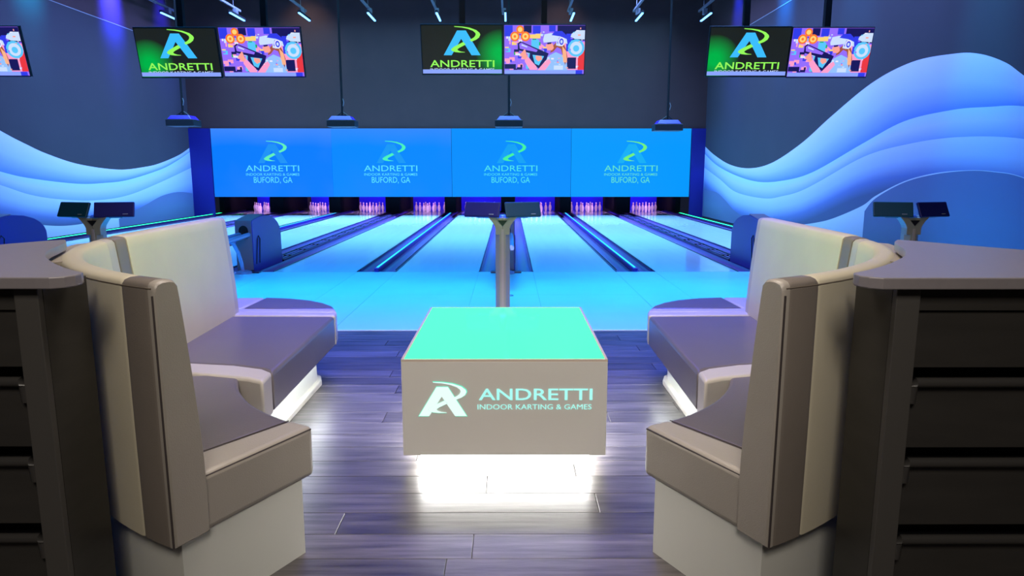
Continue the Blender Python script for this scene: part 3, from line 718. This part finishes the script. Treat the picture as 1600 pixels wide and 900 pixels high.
# ------------------------------------------------------------------ sofas
XM = -.107
CX_, CY_, RI = -.227, 3.205, 1.423           # centre of the curved half, radius of the back's seat line
def sofa(side, label):
    T = (lambda x, y: (x, y)) if side < 0 else (lambda x, y: (2 * XM - x, y))
    ox, oy = T(-1.35, 3.2)
    e = empty('booth_sofa', (ox, oy, 0), label, 'sofa', 'booth sofas')
    A = lambda a, r: (CX_ + r * cos(R(a)), CY_ + r * sin(R(a)))
    def path(a0, a1=None, y0=None, y1=None):
        """list of (point on the seat line, inward normal) along arc a0->a1 then straight y0->y1"""
        out = []
        if a0 is not None:
            n = max(2, int(abs(a1 - a0) / 2.5) + 1)
            for k in range(n + 1):
                a = a0 + (a1 - a0) * k / n; out.append((A(a, RI), (-cos(R(a)), -sin(R(a)))))
        if y0 is not None:
            n = max(1, int((y1 - y0) / .2))
            for k in range(n + 1):
                y = y0 + (y1 - y0) * k / n
                if out and k == 0 and a0 is not None and abs(y - CY_) < 1e-6: continue
                out.append(((CX_ - RI - .035 * (y - CY_), y), (1, .035)))
        return out
    # cross-section of the back: (offset inward from seat line, height)
    PR = [(-.118, .272), (-.120, .60), (-.120, 1.012), (-.118, 1.026), (-.111, 1.035), (-.095, 1.040), (-.072, 1.040), (-.056, 1.036), (-.047, 1.026), (-.042, .99), (-.032, .90), (-.020, .78), (-.006, .62), (.001, .50), (.002, .42), (.0, .272)]
    cen = (-.07, .65)
    def back(name, pth, m, grow=0.0, parent=e, end=False):
        rs = []
        L = len(pth)
        d0 = [0]
        for i in range(1, L): d0.append(d0[-1] + (Vector(pth[i][0]) - Vector(pth[i - 1][0])).length)
        tot = d0[-1]
        samples = [(pth[0], .97), ]
        def at(dist):
            for i in range(1, L):
                if d0[i] >= dist - 1e-9:
                    t = (dist - d0[i - 1]) / max(1e-9, d0[i] - d0[i - 1])
                    p = Vector(pth[i - 1][0]).lerp(Vector(pth[i][0]), t); n_ = Vector(pth[i - 1][1]).lerp(Vector(pth[i][1]), t); return (tuple(p), tuple(n_))
            return pth[-1]
        ins = min(.012, tot * .25)
        if end: ins = .016
        stations = ([(at(0.0), .955), (at(ins * .2), .975), (at(ins * .5), .990), (at(ins), 1.0)] if end else [(at(0.0), .980), (at(ins * .35), .993), (at(ins), 1.0)]) + [(pth[i], 1.0) for i in range(1, L - 1) if ins < d0[i] < tot - ins] + ([(at(tot), 1.0)] if end else [(at(tot - ins), 1.0), (at(tot - ins * .35), .993), (at(tot), .980)])
        for (p, n_), s_ in stations:
            ring = []
            for (d, z) in PR:
                dd = cen[0] + (d - cen[0]) * (1 + (s_ - 1) * 2.2) + (grow if d > -.06 else -grow * .3); zz = cen[1] + (z - cen[1]) * (1 + (s_ - 1) * .45)
                if z > 1.0: zz += grow * .6
                x, y = T(p[0] + n_[0] * dd, p[1] + n_[1] * dd); ring.append((x, y, zz))
            rs.append(ring)
        return G().rings(rs).build(name, m, parent, smooth=True)
    back('back_end_panel', path(242.45, 241.5), M['endgrey'], end=True)
    back('back_stripe', path(241.5, 237.0), M['taupe'])
    back('curved_back_cushion', path(237.0, 191.2), M['cream'])
    back('back_band', path(191.2, 188.2), M['lightband'])
    back('back_stripe', path(188.2, 184.2), M['taupe'], .004)
    back('straight_back_cushion', path(184.2, 180.0, CY_, 4.235), M['cream'], .008)
    back('back_band', path(None, None, 4.235, 4.31), M['lightband'], .002)
    # glowing edge strip on the inner edge of the near end
    rs = []
    for (d, z) in PR[8:]:
        a_, n_ = path(242.32, 242.1)[0]
        x, y = T(a_[0] + n_[0] * (d - .001), a_[1] + n_[1] * (d - .001)); rs.append((x, y, z))
    G().tube([(*T(*A(a, RI + .119)), 1.019) for a in [242 - 3 * k for k in range(19)]], .0022, 5).build('piping', M['softpiping'], e)
    rs = []
    for a in [216 - 2.2 * k for k in range(12)]: rs.append([(*T(*A(a, RI + q)), z) for q, z in ((.10, .30), (.165, .30), (.168, 1.0), (.158, 1.030), (.10, 1.034))])
    G().rings(rs).build('outer_back_shell', M['creamdark'], e, smooth=True)
    # seats
    def arc_piece(a0, a1, r0, r1, n=14): return [T(*A(a0 + (a1 - a0) * k / n, r0)) for k in range(n + 1)] + [T(*A(a1 + (a0 - a1) * k / n, r1)) for k in range(n + 1)]
    ZS0, ZS1 = .268, .452
    G().prism(arc_piece(242.0, 235.4, .974, RI + .03, 4), ZS0, ZS1).build('seat_end_band', M['endgrey'], e, .022, 4, smooth=True)
    G().prism(arc_piece(235.4, 192.0, .978, RI + .03, 18), ZS0 + .002, ZS1 - .004).build('curved_seat_cushion', M['seat'], e, .016, 3, smooth=True)
    pt = lambda *q: [T(*p) for p in q]
    G().prism(pt((-1.035, 2.845), (-1.042, 2.985), (-1.10, 3.04), (-1.25, 3.10), (-1.65, 3.17), (-1.66, 3.0), (-1.50, 2.99), (-1.376, 2.968), (-1.12, 2.895)), ZS0 - .002, ZS1 + .004).build('seat_band', M['lightband'], e, .016, 3, smooth=True)
    G().prism(pt((-1.042, 2.988), (-1.060, 4.185), (-1.72, 4.20), (-1.69, 3.176), (-1.25, 3.104), (-1.10, 3.044)), ZS0, ZS1).build('straight_seat_cushion', M['seat'], e, .020, 4, smooth=True)
    G().prism(pt((-1.058, 4.188), (-1.075, 4.30), (-1.74, 4.315), (-1.72, 4.204)), ZS0 - .002, ZS1 + .003).build('seat_band', M['lightband'], e, .016, 3, smooth=True)
    G().prism(pt((-1.075, 4.303), (-1.11, 4.41), (-1.74, 4.43), (-1.74, 4.318)), ZS0 - .002, ZS1 + .001).build('seat_band', M['lightband'], e, .016, 3, smooth=True)
    G().prism(pt((-1.11, 4.413), (-1.155, 4.52), (-1.24, 4.63), (-1.36, 4.73), (-1.52, 4.80), (-1.70, 4.835), (-1.715, 4.434)), ZS0, ZS1).build('round_seat_end', M['seat'], e, .020, 4, smooth=True)
    G().prism(pt((-1.719, 4.434), (-1.704, 4.836), (-1.86, 4.83), (-2.02, 4.78), (-2.10, 4.70), (-2.10, 4.434)), ZS0, ZS1 - .002).build('seat_corner_band', M['lightband'], e, .018, 3, smooth=True)
    G().prism(pt((-1.745, 4.32), (-1.72, 4.430), (-2.10, 4.43), (-2.10, 4.32)), ZS0, ZS1 - .003).build('seat_corner_band', M['lightband'], e, .016, 3, smooth=True)
    # piping seams
    def seam(pts, r=.0032): G().tube([(*T(x, y), z) for x, y, z in pts], r, 5).build('piping', M['piping'], e)
    zt = ZS1 + .001
    seam([(*A(241.8, r), ZS1 - .012) for r in (1.42, 1.3, 1.15, .985)]); seam([(*A(235.4, r), zt - .004) for r in (1.42, 1.2, 1.0, .985)], .0022)
    # outer stitched seam of the near corner
    o_ = A(242.15, RI + .1205); seam([(o_[0], o_[1], z) for z in (.275, .6, .9, 1.0)], .003)
    i_ = [(d, z) for d, z in PR[8:14]]
    # plinth
    G().prism(arc_piece(241.6, 190.0, 1.035, RI + .085, 16), 0, ZS0 + .004).build('plinth', M['plinth'], e, smooth=True)
    G().prism(pt((-1.20, 2.95), (-1.20, 4.24), (-1.30, 4.50), (-1.50, 4.66), (-1.75, 4.70), (-2.0, 4.62), (-2.0, 4.35), (-1.77, 4.28), (-1.74, 2.95)), 0, ZS0 + .004).build('plinth', M['plinth'], e, smooth=True)
    G().prism(pt((-1.175, 2.93), (-1.172, 4.24), (-1.20, 4.33), (-1.27, 4.40), (-1.30, 4.38), (-1.215, 4.25), (-1.2, 2.93)), 0, .035).build('toe_rail', M['tablewhite'], e, .006)
    # light strip tucked under the seat edge
    bx0 = pt((-1.13, 2.98), (-1.13, 4.22), (-1.15, 4.22), (-1.15, 2.98))
    G().prism(bx0, ZS0 - .014, ZS0 - .004).build('led_strip', M['led_soft'], e)
    return e
sofa(-1, 'curved cream and taupe booth sofa on the left of the glowing table')
sofa(1, 'curved cream and taupe booth sofa on the right of the glowing table')

# ------------------------------------------------------------------ counters wrapped around the sofa backs
def counter(side, label):
    T = (lambda x, y: (x, y)) if side < 0 else (lambda x, y: (2 * XM - x, y - .015))
    RO = 1.556
    A = lambda a: (CX_ + RO * cos(R(a)), CY_ + RO * sin(R(a)))
    ox, oy = T(-1.7, 2.0)
    e = empty('bar_counter', (ox, oy, 0), label, 'counter', 'curved bar counters')
    CP = [(-1.090, 1.785), (-1.135, 1.822), (-1.195, 1.878), (-1.275, 1.962), (-1.36, 2.065), (-1.435, 2.17), (-1.505, 2.30), (-1.552, 2.42), (-1.605, 2.545), (-1.662, 2.633)]
    polyg = [(-1.12, 1.695), (-1.092, 1.712), (-1.080, 1.735), (-1.080, 1.76)] + smooth_curve(CP) + [(-1.718, 2.566), (-1.79, 2.44), (-2.02, 2.12), (-2.30, 1.90), (-2.50, 1.695)]
    G().prism([T(*p) for p in polyg], 1.044, 1.073).build('worktop', M['counter'], e, .003, 2)
    # cabinet body
    Bx = lambda name, m, x0, x1, y0, y1, z0, z1, b=0: G().hull2([(*T(x0, y0), z0), (*T(x1, y0), z0), (*T(x1, y1), z0), (*T(x0, y1), z0)], [(*T(x0, y0), z1), (*T(x1, y0), z1), (*T(x1, y1), z1), (*T(x0, y1), z1)]).build(name, m, e, b)
    Bx('corner_post', M['cabinetpost'], -1.232, -1.172, 1.725, 1.745, 0, 1.042, .002)
    Bx('side_panel', M['cabinet'], -1.19, -1.172, 1.746, 1.93, 0, 1.042)
    Bx('back_panel', M['dark'], -2.35, -1.2, 1.80, 1.815, 0, 1.042)
    Bx('top_rail', M['cabinet'], -2.35, -1.234, 1.735, 1.76, .985, 1.042)
    zs = [.152, .37, .585, .80, 1.0]
    for k in range(5):
        z1_ = zs[k] - .018; z0_ = (zs[k - 1] + .034) if k else .01
        if k == 4: z1_ = .983
        Bx('front_panel', M['cabinet'], -2.35, -1.234, 1.745, 1.765, z0_, z1_, .002)
    for z in zs[:4]:
        o = G().tube([(*T(-2.35, 1.735), z - .002), (*T(-1.245, 1.735), z - .002), (*T(-1.238, 1.735), z - .012), (*T(-1.237, 1.738), z - .055)], .013, 10).build('pull_rail', M['cabinetrail'], e, smooth=True)
    return e
counter(-1, 'grey topped dark counter curving around the back of the left sofa')
counter(1, 'grey topped dark counter curving around the back of the right sofa')

# ------------------------------------------------------------------ glowing table
tx, ty0, ty1 = -.022, 2.945, 4.115; hw = .447
e = empty('lit_table', (tx, (ty0 + ty1) / 2, 0), 'white box table with glowing green top and lit emblem in the middle of the lounge', 'table')
bx('body', M['tablewhite'], e, tx - hw, tx + hw, ty0, ty1, .085, .512, bevel=.002)
g = G()
g.box(tx - hw, tx + hw, ty0, ty0 + .012, .512, .522); g.box(tx - hw, tx + hw, ty1 - .012, ty1, .512, .522)
g.box(tx - hw, tx - hw + .012, ty0 + .012, ty1 - .012, .512, .522); g.box(tx + hw - .012, tx + hw, ty0 + .012, ty1 - .012, .512, .522)
g.build('rim', M['rim'], e)
bx('glass_top', M['tabletop'], e, tx - hw + .013, tx + hw - .013, ty0 + .013, ty1 - .013, .5125, .5205)
bx('plinth', M['plinth'], e, tx - .355, tx + .355, ty0 + .10, ty1 - .10, 0, .085)
g = G()
g.box(tx - .375, tx + .375, ty0 + .040, ty0 + .062, .066, .083); g.box(tx - .375, tx + .375, ty1 - .097, ty1 - .075, .060, .082)
g.box(tx - .380, tx - .358, ty0 + .10, ty1 - .10, .060, .082); g.box(tx + .358, tx + .380, ty0 + .10, ty1 - .10, .060, .082)
g.build('led_strip', M['led_white'], e)
off = Vector((tx, ty0, 0)); lm = glow('table_logo_white', srgb(235, 255, 250)); lg = glow('table_logo_green', srgb(80, 250, 210)); lc = glow('table_logo_aqua', srgb(170, 255, 245))
lay = bpy.data.objects.new('front_emblem', None)
bpy.data.objects.remove(lay)
yl = ty0 - (ty0 + ty1) / 2 - .003
zf = lambda py: EYE - ty0 * tan(TH + atan((py - 450) / F))
sx = lambda px: (px - 796) / 1100 * (ty0 * cos(TH) + (EYE - .3) * sin(TH)) - tx
zA0, zA1 = zf(647), zf(603)
wA = sx(729) - sx(654)
a1, b1 = emblem(e, (sx(654) + sx(729)) / 2 - .0, (zf(647) + zf(603)) / 2 + .002, wA * 1.03, yl + .0015, lg, lg)
a2, b2 = emblem(e, (sx(654) + sx(729)) / 2 - .0, (zf(647) + zf(603)) / 2 + .002, wA, yl - .0005, lm, lm)
text_obj('name_lettering', 'ANDRETTI', lc, e, sx(748), sx(925), zf(625), zf(607), yl, .010)
text_obj('tagline_lettering', 'INDOOR KARTING & GAMES', lc, e, sx(746), sx(924), zf(639.5), zf(631.5), yl, .0)
